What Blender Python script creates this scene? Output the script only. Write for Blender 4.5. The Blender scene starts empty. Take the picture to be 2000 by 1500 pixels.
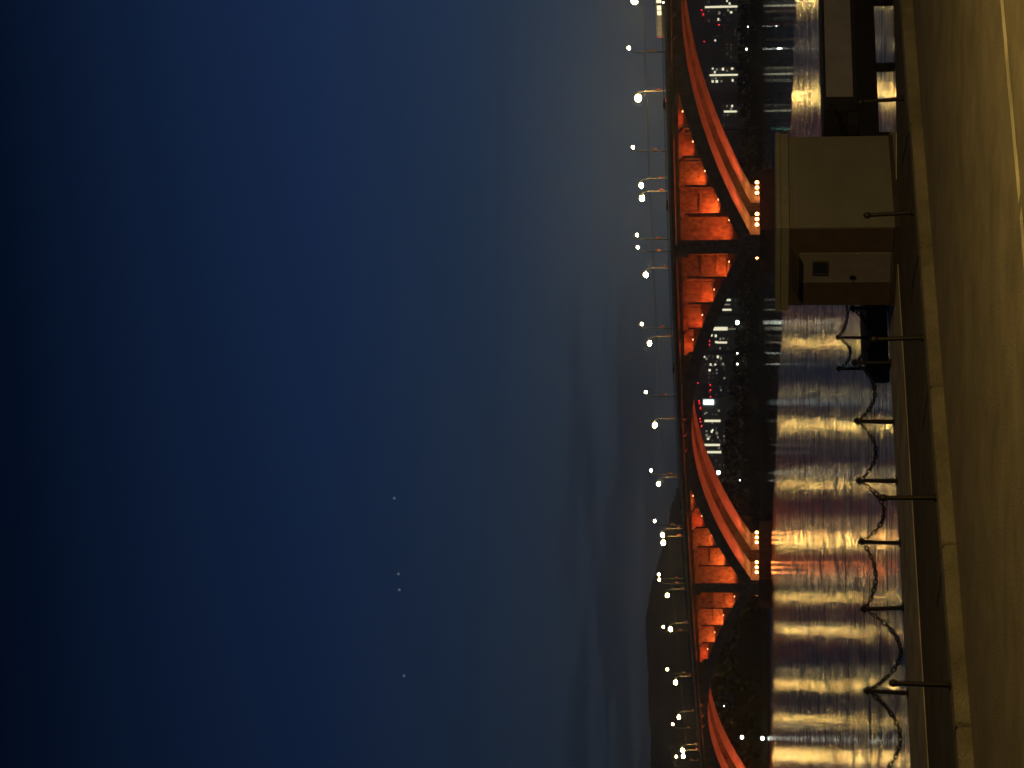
import bpy, math, random
from math import sin, cos, pi, radians, sqrt, atan2, tan
from mathutils import Vector, Matrix, Quaternion, noise

random.seed(11)
SC = bpy.context.scene
COL = SC.collection

# ------------------------------------------------------------------ camera
F = 4000.0                       # focal length in pixels of the 2000 px wide photograph
HOR = 1475.0                     # column of the horizon (the photograph lies on its side)
PITCH = math.atan((HOR - 1000) / F)
CAMZ = 4.4
fwd = Vector((0, cos(PITCH), sin(PITCH)))
upv = Vector((0, -sin(PITCH), cos(PITCH)))
rgt = Vector((1, 0, 0))
cd = bpy.data.cameras.new('camera')
cam = bpy.data.objects.new('camera', cd)
COL.objects.link(cam)
SC.camera = cam
R = Matrix((-upv, rgt, -fwd)).transposed()      # image right = world down, image up = world right
cam.matrix_world = Matrix.Translation((0, 0, CAMZ)) @ R.to_4x4()
cd.sensor_width = 36
cd.lens = 36 * F / 2000
cd.clip_start = 0.1
cd.clip_end = 40000

# ------------------------------------------------------------------ render settings
SC.render.engine = 'CYCLES'
SC.cycles.use_denoising = True
SC.cycles.max_bounces = 4
SC.cycles.diffuse_bounces = 2
SC.cycles.glossy_bounces = 2
SC.cycles.sample_clamp_indirect = 4
SC.cycles.blur_glossy = 0.5
SC.view_settings.view_transform = 'Standard'
SC.view_settings.look = 'None'
SC.view_settings.exposure = 0
SC.view_settings.gamma = 1

def lin(c):
    return tuple(((v / 255) / 12.92 if v <= 10 else ((v / 255 + 0.055) / 1.055) ** 2.4) for v in c)

# ------------------------------------------------------------------ night sky
W = bpy.data.worlds.new('World')
SC.world = W
W.use_nodes = True
nt = W.node_tree
nt.nodes.clear()
N = lambda t: nt.nodes.new(t)
out = N('ShaderNodeOutputWorld'); bg = N('ShaderNodeBackground')
tc = N('ShaderNodeTexCoord'); sep = N('ShaderNodeSeparateXYZ')
ramp = N('ShaderNodeValToRGB')
nt.links.new(tc.outputs['Generated'], sep.inputs[0])
mp = N('ShaderNodeMapRange'); mp.inputs['From Min'].default_value = 0; mp.inputs['From Max'].default_value = 0.5
nt.links.new(sep.outputs['Z'], mp.inputs['Value'])
nt.links.new(mp.outputs[0], ramp.inputs[0])
el = ramp.color_ramp.elements
stops = [(0.0, (42, 46, 52)), (0.10, (43, 51, 59)), (0.18, (39, 52, 68)), (0.28, (30, 47, 70)),
         (0.42, (20, 38, 70)), (0.56, (13, 29, 56)), (0.70, (3, 14, 34)), (1.0, (1, 6, 18))]
el[0].position = 0; el[0].color = lin(stops[0][1]) + (1,)
el[1].position = 1; el[1].color = lin(stops[-1][1]) + (1,)
for p, c in stops[1:-1]:
    e = el.new(p); e.color = lin(c) + (1,)
# the sky gets brighter from left to right
az = N('ShaderNodeMapRange'); az.inputs['From Min'].default_value = -0.2; az.inputs['From Max'].default_value = 0.2
az.inputs['To Min'].default_value = 0.62; az.inputs['To Max'].default_value = 1.16
nt.links.new(sep.outputs['X'], az.inputs['Value'])
# thin dark cloud streaks above the hill
cm = N('ShaderNodeMapping'); cm.inputs['Scale'].default_value = (3.5, 3.5, 34)
cm.inputs['Rotation'].default_value = (0, radians(6), 0)
nt.links.new(tc.outputs['Generated'], cm.inputs[0])
cn = N('ShaderNodeTexNoise'); cn.inputs['Scale'].default_value = 2.9; cn.inputs['Detail'].default_value = 4
nt.links.new(cm.outputs[0], cn.inputs[0])
cr = N('ShaderNodeMapRange'); cr.interpolation_type = 'SMOOTHSTEP'
cr.inputs['From Min'].default_value = 0.43; cr.inputs['From Max'].default_value = 0.60
nt.links.new(cn.outputs[0], cr.inputs['Value'])
b1 = N('ShaderNodeMapRange'); b1.interpolation_type = 'SMOOTHSTEP'
b1.inputs['From Min'].default_value = 0.105; b1.inputs['From Max'].default_value = 0.075
nt.links.new(sep.outputs['Z'], b1.inputs['Value'])
b2 = N('ShaderNodeMapRange'); b2.interpolation_type = 'SMOOTHSTEP'
b2.inputs['From Min'].default_value = 0.07; b2.inputs['From Max'].default_value = 0.0
nt.links.new(sep.outputs['X'], b2.inputs['Value'])
m1 = N('ShaderNodeMath'); m1.operation = 'MULTIPLY'; nt.links.new(b1.outputs[0], m1.inputs[0]); nt.links.new(b2.outputs[0], m1.inputs[1])
m2 = N('ShaderNodeMath'); m2.operation = 'MULTIPLY'; nt.links.new(m1.outputs[0], m2.inputs[0]); nt.links.new(cr.outputs[0], m2.inputs[1])
m3 = N('ShaderNodeMath'); m3.operation = 'MULTIPLY_ADD'; nt.links.new(m2.outputs[0], m3.inputs[0]); m3.inputs[1].default_value = -0.32; m3.inputs[2].default_value = 1.0
m4 = N('ShaderNodeMath'); m4.operation = 'MULTIPLY'; nt.links.new(m3.outputs[0], m4.inputs[0]); nt.links.new(az.outputs[0], m4.inputs[1])
# halo round the bridge lamps, painted into the low right-hand sky colour
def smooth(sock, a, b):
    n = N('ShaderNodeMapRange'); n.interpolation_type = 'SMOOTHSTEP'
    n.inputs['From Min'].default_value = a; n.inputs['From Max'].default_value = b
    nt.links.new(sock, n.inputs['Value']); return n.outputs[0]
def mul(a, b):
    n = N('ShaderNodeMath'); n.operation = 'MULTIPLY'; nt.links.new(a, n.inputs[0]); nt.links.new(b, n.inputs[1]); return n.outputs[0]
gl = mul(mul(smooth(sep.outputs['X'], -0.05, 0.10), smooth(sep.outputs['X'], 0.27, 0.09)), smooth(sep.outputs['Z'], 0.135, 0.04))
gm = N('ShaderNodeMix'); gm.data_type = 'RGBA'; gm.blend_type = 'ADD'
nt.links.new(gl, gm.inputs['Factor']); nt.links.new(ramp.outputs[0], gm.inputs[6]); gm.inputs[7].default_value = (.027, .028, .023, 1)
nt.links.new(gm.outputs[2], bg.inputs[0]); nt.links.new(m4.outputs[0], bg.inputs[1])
nt.links.new(bg.outputs[0], out.inputs[0])

# ------------------------------------------------------------------ photo geometry helpers
def ray(ix, iy):
    """photo pixel (column, row of the sideways picture) -> direction"""
    return (fwd * F - upv * (ix - 1000) + rgt * (750 - iy)).normalized()
def hit(ix, iy, z):
    d = ray(ix, iy); k = (z - CAMZ) / d.z
    return Vector((d.x * k, d.y * k, z))
def atdist(ix, iy, dist):
    d = ray(ix, iy); k = dist / d.y
    return Vector((d.x * k, dist, CAMZ + d.z * k))

# ------------------------------------------------------------------ materials
def mat(name, col, rough=0.8, metal=0.0, var=0.0, vscale=1.0, col2=None, bump=0.0, bscale=20.0, emis=None, estr=0.0, spec=0.5):
    m = bpy.data.materials.new(name); m.use_nodes = True
    t = m.node_tree; p = t.nodes['Principled BSDF']
    p.inputs['Base Color'].default_value = tuple(col) + (1,)
    p.inputs['Roughness'].default_value = rough; p.inputs['Metallic'].default_value = metal
    p.inputs['Specular IOR Level'].default_value = spec
    if var or bump:
        c = t.nodes.new('ShaderNodeTexCoord')
    if var:
        n = t.nodes.new('ShaderNodeTexNoise'); n.inputs['Scale'].default_value = vscale; n.inputs['Detail'].default_value = 8
        n.inputs['Roughness'].default_value = 0.65
        t.links.new(c.outputs['Object'], n.inputs[0])
        r = t.nodes.new('ShaderNodeValToRGB')
        r.color_ramp.elements[0].position = 0.3; r.color_ramp.elements[1].position = 0.72
        a = tuple(v * (1 - var) for v in col); b = col2 if col2 else tuple(min(1, v * (1 + var)) for v in col)
        r.color_ramp.elements[0].color = a + (1,); r.color_ramp.elements[1].color = tuple(b) + (1,)
        t.links.new(n.outputs[0], r.inputs[0]); t.links.new(r.outputs[0], p.inputs['Base Color'])
    if bump:
        n2 = t.nodes.new('ShaderNodeTexNoise'); n2.inputs['Scale'].default_value = bscale; n2.inputs['Detail'].default_value = 6
        t.links.new(c.outputs['Object'], n2.inputs[0])
        bm_ = t.nodes.new('ShaderNodeBump'); bm_.inputs['Strength'].default_value = bump; bm_.inputs['Distance'].default_value = 0.05
        t.links.new(n2.outputs[0], bm_.inputs['Height']); t.links.new(bm_.outputs[0], p.inputs['Normal'])
    if emis:
        p.inputs['Emission Color'].default_value = tuple(emis) + (1,); p.inputs['Emission Strength'].default_value = estr
    return m

M = {}
M['concrete'] = mat('bridge_concrete', (0.33, 0.31, 0.29), 0.85, var=0.35, vscale=0.35, bump=0.3, bscale=2)
M['stained'] = mat('stained_concrete', (0.36, 0.33, 0.30), 0.9, var=0.62, vscale=0.75, bump=0.6, bscale=1.5)
M['basemat'] = mat('wet_pier_concrete', (0.13, 0.12, 0.11), 0.8, var=0.4, vscale=0.5)
M['fascia'] = mat('deck_concrete', (0.24, 0.23, 0.21), 0.85, var=0.3, vscale=0.5)
M['asphalt_deck'] = mat('deck_asphalt', (0.05, 0.05, 0.05), 0.9)
M['galv'] = mat('galvanised_steel', (0.085, 0.075, 0.085), 0.65, 0.0)
M['wire'] = mat('wire', (0.5, 0.45, 0.4), 0.3, 0.8)
M['dark_metal'] = mat('dark_painted_iron', (0.018, 0.015, 0.013), 0.55, 0.4, var=0.4, vscale=12)
M['housing'] = mat('lamp_housing', (0.08, 0.08, 0.08), 0.5, 0.5)
M['sodium'] = mat('sodium_glow', (1, .8, .5), emis=(1.0, 0.635, 0.17), estr=240)
M['sodium_strong'] = mat('strong_sodium_glow', (1, .8, .5), emis=(1.0, 0.635, 0.17), estr=560)
M['white_lamp'] = mat('white_lamp_glow', (1, .9, .8), emis=(1.0, 0.74, 0.32), estr=90)
M['flood'] = mat('flood_glow', (1, .5, .3), emis=(1.0, 0.27, 0.06), estr=48)
M['baylamp'] = mat('bay_lamp_glow', (1, .5, .3), emis=(1.0, 0.30, 0.12), estr=5)
M['red_flag'] = mat('faded_red_banner', (0.45, 0.10, 0.08), 0.8)

# ------------------------------------------------------------------ mesh builder
class MB:
    def __init__(s): s.v = []; s.f = []
    def add(s, vs, fs):
        b = len(s.v); s.v += [tuple(v) for v in vs]; s.f += [tuple(b + i for i in f) for f in fs]; return s
    def box(s, x0, x1, y0, y1, z0, z1, Mx=None):
        vs = [Vector((x, y, z)) for z in (z0, z1) for y in (y0, y1) for x in (x0, x1)]
        if Mx: vs = [Mx @ v for v in vs]
        return s.add(vs, [(0, 2, 3, 1), (4, 5, 7, 6), (0, 1, 5, 4), (2, 6, 7, 3), (0, 4, 6, 2), (1, 3, 7, 5)])
    def bevbox(s, x0, x1, y0, y1, z0, z1, b=0.03, Mx=None):
        """box with chamfered vertical and top edges"""
        rings = []
        for (z, i) in ((z0, 0), (z1 - b, 0), (z1, b)):
            xa, xb, ya, yb = x0 + i, x1 - i, y0 + i, y1 - i
            c = b
            rings.append([Vector(p) for p in ((xa + c, ya, z), (xb - c, ya, z), (xb, ya + c, z), (xb, yb - c, z), (xb - c, yb, z), (xa + c, yb, z), (xa, yb - c, z), (xa, ya + c, z))])
        return s.rings(rings, Mx, True)
    def rings(s, rings, Mx=None, cap=True):
        n = len(rings[0]); vs = [Mx @ v if Mx else v for r in rings for v in r]; fs = []
        for k in range(len(rings) - 1):
            for i in range(n):
                j = (i + 1) % n
                fs.append((k * n + i, k * n + j, (k + 1) * n + j, (k + 1) * n + i))
        if cap:
            fs.append(tuple(reversed(range(n)))); fs.append(tuple((len(rings) - 1) * n + i for i in range(n)))
        return s.add(vs, fs)
    def lathe(s, prof, n=12, Mx=None):
        return s.rings([[Vector((r * cos(2 * pi * i / n), r * sin(2 * pi * i / n), z)) for i in range(n)] for r, z in prof], Mx)
    def tube(s, pts, r, n=6, r1=None):
        pts = [Vector(p) for p in pts]; rings = []
        for i, p in enumerate(pts):
            d = (pts[min(i + 1, len(pts) - 1)] - pts[max(i - 1, 0)]).normalized()
            a = d.orthogonal().normalized() if abs(d.z) > .95 else d.cross(Vector((0, 0, 1))).normalized()
            b = d.cross(a)
            rr = r if r1 is None else r + (r1 - r) * i / (len(pts) - 1)
            rings.append([p + a * (rr * cos(2 * pi * k / n)) + b * (rr * sin(2 * pi * k / n)) for k in range(n)])
        return s.rings(rings)
    def sphere(s, c, r, n=10, m=6, sz=1.0):
        c = Vector(c); rings = []
        for j in range(1, m):
            a = pi * j / m
            rings.append([c + Vector((r * sin(a) * cos(2 * pi * i / n), r * sin(a) * sin(2 * pi * i / n), -r * sz * cos(a))) for i in range(n)])
        return s.rings(rings)
    def torus_link(s, c, d, side, ln, wd, r, n=10, m=5):
        """an oval chain link with its long axis d and wide axis side"""
        d = d.normalized(); side = (side - d * side.dot(d)).normalized(); nn = d.cross(side); vs = []; fs = []
        for i in range(n):
            a = 2 * pi * i / n
            p = c + d * (ln * cos(a)) + side * (wd * sin(a))
            rad = (d * (cos(a) / ln) + side * (sin(a) / wd)).normalized()
            for k in range(m):
                b = 2 * pi * k / m
                vs.append(p + rad * (r * cos(b)) + nn * (r * sin(b)))
        for i in range(n):
            for k in range(m):
                fs.append((i * m + k, ((i + 1) % n) * m + k, ((i + 1) % n) * m + (k + 1) % m, i * m + (k + 1) % m))
        return s.add(vs, fs)
    def mesh(s, name, m):
        me = bpy.data.meshes.new(name); me.from_pydata(s.v, [], s.f); me.update()
        if m: me.materials.append(m)
        return me
    def build(s, name, m, parent=None, smooth=False):
        me = s.mesh(name, m)
        if smooth:
            me.polygons.foreach_set('use_smooth', [True] * len(me.polygons))
        o = bpy.data.objects.new(name, me); COL.objects.link(o)
        if parent: o.parent = parent
        return o

def tag(o, label=None, cat=None, group=None, kind=None):
    if label: o['label'] = label
    if cat: o['category'] = cat
    if group: o['group'] = group
    if kind: o['kind'] = kind
    return o
def empty(name, loc, rz=0.0, label=None, cat=None, group=None):
    o = bpy.data.objects.new(name, None); COL.objects.link(o); o.empty_display_size = 0.3
    o.location = loc; o.rotation_euler = (0, 0, rz)
    return tag(o, label, cat, group)
def copy_tree(o, parent=None):
    c = o.copy(); COL.objects.link(c); c.parent = parent
    for ch in list(o.children): copy_tree(ch, c)
    return c
def light(name, kind, parent, loc, energy, color, radius=0.2, spot=None, aim=None, blend=1.0):
    l = bpy.data.lights.new(name, kind); l.energy = energy; l.color = color; l.shadow_soft_size = radius
    if kind == 'SPOT': l.spot_size = spot; l.spot_blend = blend
    o = bpy.data.objects.new(name, l); COL.objects.link(o); o.parent = parent; o.location = loc
    if aim is not None:
        o.rotation_euler = Vector(aim).to_track_quat('-Z', 'Y').to_euler()
    return o

ORD = ['first', 'second', 'third', 'fourth', 'fifth', 'sixth', 'seventh', 'eighth', 'ninth', 'tenth', 'eleventh', 'twelfth',
       'thirteenth', 'fourteenth', 'fifteenth', 'sixteenth', 'seventeenth', 'eighteenth', 'nineteenth', 'twentieth']

# ------------------------------------------------------------------ water
wm = bpy.data.materials.new('river_water'); wm.use_nodes = True
t = wm.node_tree; p = t.nodes['Principled BSDF']
p.inputs['Base Color'].default_value = (0.006, 0.008, 0.011, 1)
p.inputs['Roughness'].default_value = 0.16; p.inputs['IOR'].default_value = 1.33
g = t.nodes.new('ShaderNodeNewGeometry')
# calm slick beyond a line running with the bridge, ruffled nearer the quay
pa, pb = Vector((41, 222)), Vector((-16, 445))
ln = (pb - pa).normalized(); nrm = Vector((ln.y, -ln.x))      # pointing to the calm side
dot = t.nodes.new('ShaderNodeVectorMath'); dot.operation = 'DOT_PRODUCT'
t.links.new(g.outputs['Position'], dot.inputs[0]); dot.inputs[1].default_value = (nrm.x, nrm.y, 0)
nz = t.nodes.new('ShaderNodeTexNoise'); nz.inputs['Scale'].default_value = 0.05; nz.inputs['Detail'].default_value = 3
t.links.new(g.outputs['Position'], nz.inputs[0])
ma = t.nodes.new('ShaderNodeMath'); ma.operation = 'MULTIPLY_ADD'; t.links.new(nz.outputs[0], ma.inputs[0]); ma.inputs[1].default_value = 24
t.links.new(dot.outputs['Value'], ma.inputs[2])
mr = t.nodes.new('ShaderNodeMapRange'); mr.interpolation_type = 'SMOOTHSTEP'
off = nrm.dot(pa) + 12
mr.inputs['From Min'].default_value = off - 3; mr.inputs['From Max'].default_value = off + 5
mr.inputs['To Min'].default_value = 1.0; mr.inputs['To Max'].default_value = 0.10
t.links.new(ma.outputs[0], mr.inputs['Value'])
# gusts: patches of stronger and weaker ripple
def gust(scale, lo, hi):
    n = t.nodes.new('ShaderNodeTexNoise'); n.inputs['Scale'].default_value = scale; n.inputs['Detail'].default_value = 2
    t.links.new(g.outputs['Position'], n.inputs[0])
    m_ = t.nodes.new('ShaderNodeMapRange'); m_.interpolation_type = 'SMOOTHSTEP'; m_.inputs['From Min'].default_value = .34; m_.inputs['From Max'].default_value = .66
    m_.inputs['To Min'].default_value = lo; m_.inputs['To Max'].default_value = hi
    t.links.new(n.outputs[0], m_.inputs['Value']); return m_.outputs[0]
def streaks(sx, sy, lo, hi, det=4):
    mpn = t.nodes.new('ShaderNodeMapping'); mpn.inputs['Scale'].default_value = (sx, sy, 1)
    t.links.new(g.outputs['Position'], mpn.inputs[0])
    n = t.nodes.new('ShaderNodeTexNoise'); n.inputs['Scale'].default_value = 1; n.inputs['Detail'].default_value = det; n.inputs['Roughness'].default_value = .6
    t.links.new(mpn.outputs[0], n.inputs[0])
    m_ = t.nodes.new('ShaderNodeMapRange'); m_.interpolation_type = 'SMOOTHSTEP'; m_.inputs['From Min'].default_value = .36; m_.inputs['From Max'].default_value = .64
    m_.inputs['To Min'].default_value = lo; m_.inputs['To Max'].default_value = hi
    t.links.new(n.outputs[0], m_.inputs['Value']); return m_.outputs[0]
def wmul(a, b):
    n = t.nodes.new('ShaderNodeMath'); n.operation = 'MULTIPLY'; t.links.new(a, n.inputs[0]); t.links.new(b, n.inputs[1]); return n.outputs[0]
sp = t.nodes.new('ShaderNodeSeparateXYZ'); t.links.new(g.outputs['Position'], sp.inputs[0])
def ramp_(sock, a, b, lo, hi):
    m_ = t.nodes.new('ShaderNodeMapRange'); m_.interpolation_type = 'SMOOTHSTEP'
    m_.inputs['From Min'].default_value = a; m_.inputs['From Max'].default_value = b; m_.inputs['To Min'].default_value = lo; m_.inputs['To Max'].default_value = hi
    t.links.new(sock, m_.inputs['Value']); return m_.outputs[0]
# patches of ripple drawn out by the wind, a livelier lane to the right, shelter behind the jetty
amp = wmul(wmul(streaks(.30, .085, .22, 1.25), gust(.05, .6, 1.0)), ramp_(sp.outputs['X'], 8, 34, 1.0, 2.1))
shel = t.nodes.new('ShaderNodeMath'); shel.operation = 'MAXIMUM'
t.links.new(ramp_(sp.outputs['Y'], 62, 66, .3, 1.0), shel.inputs[0]); t.links.new(ramp_(sp.outputs['X'], 3, 1, .3, 1.0), shel.inputs[1])
amp = wmul(amp, shel.outputs[0])
gs = t.nodes.new('ShaderNodeMath'); gs.operation = 'MULTIPLY'; t.links.new(amp, gs.inputs[0]); t.links.new(mr.outputs[0], gs.inputs[1])
def wave(scale, detail, dist, prev=None, sx=1.0):
    mpn = t.nodes.new('ShaderNodeMapping'); mpn.inputs['Scale'].default_value = (sx, 1, 1)
    t.links.new(g.outputs['Position'], mpn.inputs[0])
    n = t.nodes.new('ShaderNodeTexNoise'); n.inputs['Scale'].default_value = scale; n.inputs['Detail'].default_value = detail
    n.inputs['Roughness'].default_value = 0.55
    t.links.new(mpn.outputs[0], n.inputs[0])
    b = t.nodes.new('ShaderNodeBump'); b.inputs['Distance'].default_value = dist
    t.links.new(n.outputs[0], b.inputs['Height']); t.links.new(gs.outputs[0], b.inputs['Strength'])
    if prev: t.links.new(prev.outputs[0], b.inputs['Normal'])
    return b
w1 = wave(0.32, 2.0, 0.42, sx=0.34)
w2 = wave(1.4, 3.0, 0.14, w1, sx=0.42)
t.links.new(w2.outputs[0], p.inputs['Normal'])
rough_ = ramp_(mr.outputs[0], .1, 1, .07, 1.0)
t.links.new(wmul(rough_, streaks(.42, .11, .09, .20, 5)), p.inputs['Roughness'])
M['water'] = wm
mb = MB(); mb.add([(-9000, -300, 0), (9000, -300, 0), (9000, 14000, 0), (-9000, 14000, 0)], [(0, 1, 2, 3)])
tag(mb.build('water', M['water']), 'dark rippled river streaked with gold and red light', 'river', kind='structure')

# ------------------------------------------------------------------ bridge frame
P1 = hit(1512, 481, 0.0); P2 = hit(1505.3, 1149, 0.0)
L = (P2 - P1).length
AX = (P1 - P2).normalized()            # local +x : towards the right-hand, nearer end
RZ = atan2(AX.y, AX.x)
BM = Matrix.Translation(P1) @ Matrix.Rotation(RZ, 4, 'Z')
BI = BM.inverted()
print('BRIDGE', P1, P2, L, math.degrees(RZ))
def Bw(u, y, z): return BM @ Vector((u, y, z))
def u_at(iy, yl):
    """where the sight line of photo row iy crosses the bridge line at cross position yl"""
    d = ray(1300, iy); d = Vector((d.x, d.y, 0))
    o = BI @ Vector((0, 0, 0)); q = BI.to_3x3() @ d
    return o.x + q.x * (yl - o.y) / q.y
def ztop(u):
    tt = -u / L; c = min(max(tt, -0.7), 1.9)
    return 25.0 - 1.45 * (c - 0.4) ** 2 - 0.25 * abs(tt - c)
Y0, Y1 = -1.3, 18.3                    # deck edges across the bridge
SLAB = 1.9                             # parapet top to slab underside

bridge = empty('arch_bridge', P1, RZ, 'long concrete arch bridge glowing red from floodlights under its deck', 'bridge')

def sweep(sections, u0, u1, step, name, m, parent=bridge):
    """sections: closed (y, dz) outline below the parapet line, swept along the deck"""
    n = max(1, int(abs(u1 - u0) / step)); mb = MB()
    mb.rings([[Vector((u0 + (u1 - u0) * i / n, y, ztop(u0 + (u1 - u0) * i / n) + dz)) for y, dz in sections] for i in range(n + 1)])
    return mb.build(name, m, parent)

UA, UB = -2.6 * L, 1.6 * L
sweep([(Y0, -1.9), (Y0 + 1.2, -2.15), (Y1 - 1.2, -2.15), (Y1, -1.9), (Y1, -1.15), (Y0, -1.15)], UA, UB, 4, 'deck', M['fascia'])
sweep([(Y0 + .5, -1.146), (Y1 - .5, -1.146), (Y1 - .5, -1.10), (Y0 + .5, -1.10)], UA, UB, 4, 'roadway', M['asphalt_deck'])
# parapets: solid base, posts and rails
M['parapet'] = mat('parapet_paint', (0.72, 0.68, 0.52), 0.7, var=0.3, vscale=0.6)
for ya in (Y0 + 0.04, Y1 - 0.34):
    pr = sweep([(ya, -1.147), (ya + .3, -1.147), (ya + .3, -0.55), (ya, -0.55)], UA, UB, 4, 'parapet', M['parapet'])
    sweep([(ya + .08, -0.12), (ya + .22, -0.12), (ya + .22, 0), (ya + .08, 0)], UA, UB, 4, 'handrail', M['galv'], pr)
    for dz in (-.26, -.40):
        sweep([(ya + .12, dz - .03), (ya + .18, dz - .03), (ya + .18, dz + .03), (ya + .12, dz + .03)], UA, UB, 4, 'rail', M['galv'], pr)
# longitudinal girders under the slab
for k in range(6):
    yc = 1.0 + k * 3.0
    sweep([(yc - .3, -3.0), (yc + .3, -3.0), (yc + .3, -2.16), (yc - .3, -2.16)], UA, UB, 4, 'girder', M['concrete'])

PIERS = [1, 0, -1, -2]                 # in units of L along local x
ZSPR = 4.9
TH = 3.1
RIBS = ((0.3, 6.0), (10.8, 16.5))
HP = 2.4                               # half thickness of a pier along the bridge
def intr(u, k):
    """soffit of the arch between pier k*L and (k-1)*L"""
    c = (k - 0.5) * L; h = L / 2 - HP
    q = min(1.0, abs(u - c) / h)
    zc = ztop(c) - 4.1
    return zc - (zc - ZSPR) * q ** 1.82
def extr(u, k):
    return intr(u, k) + TH
for k in (2, 1, 0, -1):                # arches, right to left
    c = (k - 0.5) * L; h = L / 2 - HP; n = 48
    for (ya, yb) in RIBS:
        mb = MB(); rg = []
        for i in range(n + 1):
            u = c - h + 2 * h * i / n
            zi = intr(u, k); ze = min(extr(u, k), ztop(u) - 1.92)
            rg.append([Vector((u, ya, zi)), Vector((u, yb, zi)), Vector((u, yb, ze)), Vector((u, ya, ze))])
        mb.rings(rg)
        rib = mb.build('arch_rib', M['concrete'], bridge)
    # cross ties between the two ribs
    for i in range(2, 11, 2):
        u = c - h + 2 * h * i / 12
        zi = intr(u, k) + .9
        MB().box(u - .4, u + .4, RIBS[0][1] + .002, RIBS[1][0] - .002, zi, zi + 1.2).build('cross_tie', M['concrete'], bridge)
    # closed crown: spandrel panel between rib and deck
    for (ya, yb) in RIBS:
        mb = MB(); rg = []
        for i in range(13):
            u = c - .1 * L + .2 * L * i / 12
            za = min(extr(u, k), ztop(u) - 1.94) - .3
            rg.append([Vector((u, ya + .12, za)), Vector((u, yb - .12, za)), Vector((u, yb - .12, ztop(u) - 1.92)), Vector((u, ya + .12, ztop(u) - 1.92))])
        mb.rings(rg); mb.build('crown_panel', M['stained'], bridge)
    # spandrel walls: a wall over each rib, with cap beam
    for side in (1, -1):
        for j in range(1, 7):
            off_ = (0.011 + 0.065 * j) * L
            u = (k * L - off_) if side == 1 else ((k - 1) * L + off_)
            zt_ = ztop(u) - 3.05; zb = extr(u, k) - .35
            if zt_ - .8 < zb:
                continue
            for (ya, yb) in ((0.1, 7.9), (8.9, 16.7)):
                w = MB()
                w.box(u - .12, u + .12, ya + .7, yb - .7, zb, zt_ - 1.15)
                wall = w.build('spandrel_wall', M['stained'], bridge)
                for yy in (ya, yb - .75):
                    MB().box(u - .34, u + .34, yy, yy + .75 + .6 * (yy == ya), zb - .1, zt_ - 1.152).build('pilaster', M['stained'], wall)
                hgt = zt_ - 1.15 - zb
                nb = int(hgt // 3.6)
                if nb:
                    for q in range(1, nb + 1):
                        zz = zt_ - 1.15 - q * 3.6
                        if zz - .4 > zb:
                            MB().box(u - .44, u + .44, ya + 1.352, yb - .752, zz - .35, zz + .35).build('string_course', M['stained'], wall)
            cap = MB()
            cap.rings([[Vector((u + dx, y, z)) for dx, z in ((-.5, zl), (.5, zl), (.5, zt_ + .04), (-.5, zt_ + .04))]
                       for y, zl in ((-1.2, zt_ - .35), (0.0, zt_ - 1.15), (17.0, zt_ - 1.15), (18.2, zt_ - .35))])
            cap.build('cap_beam', M['stained'], bridge)
    # short bracket ends under the crown
    for i in range(-1, 2):
        u = c + i * .045 * L
        b_ = MB()
        b_.rings([[Vector((u + dx, y, z)) for dx, z in ((-.35, zl), (.35, zl), (.35, ztop(u) - 2.0), (-.35, ztop(u) - 2.0))]
                  for y, zl in ((-1.0, ztop(u) - 2.3), (0.28, ztop(u) - 3.1))])
        b_.build('deck_bracket', M['concrete'], bridge)
for k in PIERS:
    u0 = k * L
    zt_ = ztop(u0)
    for (ya, yb) in ((-0.1, 7.6), (9.4, 17.1)):
        pm = MB().bevbox(u0 - HP, u0 + HP, ya, yb, 3.2, zt_ - 3.02, .15).build('pier_shaft', M['stained'], bridge)
        MB().box(u0 - HP - .5, u0 + HP + .5, ya - .5, yb + .5, zt_ - 4.6, zt_ - 3.004).build('pier_cap', M['concrete'], pm)
    # cutwater base
    base = MB()
    rg = []
    for z, e in ((-2, .6), (1.0, .3), (3.3, 0)):
        rg.append([Vector(q) for q in ((u0 - 7 - e, -1.5 - e, z), (u0, -4.2 - e, z), (u0 + 7 + e, -1.5 - e, z), (u0 + 7 + e, 18.3 + e, z), (u0, 21 + e, z), (u0 - 7 - e, 18.3 + e, z))])
    base.rings(rg)
    base.build('pier_base', M['basemat'], bridge)
    for (ya, yb) in RIBS:
        MB().box(u0 - 3.8, u0 + 3.8, ya - .2, yb + .2, 3.302, 7.6).build('springing_block', M['concrete'], bridge)

# ------------------------------------------------------------------ red floodlights at the arch springings
RED = (1.0, 0.115, 0.035)
def flood(u, y0_, side, k, rib_i, label):
    """a bank of three lamps on the pier base, aimed up along the soffit of the arch on its side"""
    e = empty('flood_bank', Bw(u, y0_, 3.3), RZ, label, 'floodlight', 'floodlight banks at the arch springings')
    MB().box(-.12, .12, -2.3, 2.3, 0.0, .14).build('bar', M['housing'], e)
    for q in (-1, 0, 1):
        b = MB(); b.box(-.22, .22, q * 1.75 - .5, q * 1.75 + .5, .142, .24)
        b.lathe([(.56, 0), (.6, .1), (.6, .36), (.5, .42)], 12, Matrix.Translation((side * -.22, q * 1.75, .68)) @ Matrix.Rotation(side * pi / 2, 4, 'Y'))
        hd = b.build('lamp_housing', M['housing'], e)
        MB().sphere((side * .14, q * 1.75, .68), .46, 12, 6).build('lens', M['flood'], hd)
    mid = k * L + side * L / 2
    for (fr, en, sp) in ((.18, 4600, 66), (.45, 21000, 50), (.85, 52000, 34)):
        uu = u + side * (L / 2 - 6) * fr
        kk = k if side < 0 else k + 1
        tgt = Vector((uu - u, 0, intr(uu, kk) - 4.1))
        light('flood_beam', 'SPOT', e, (side * .9, 0, .8), en, RED, .3, radians(sp), tgt)
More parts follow.
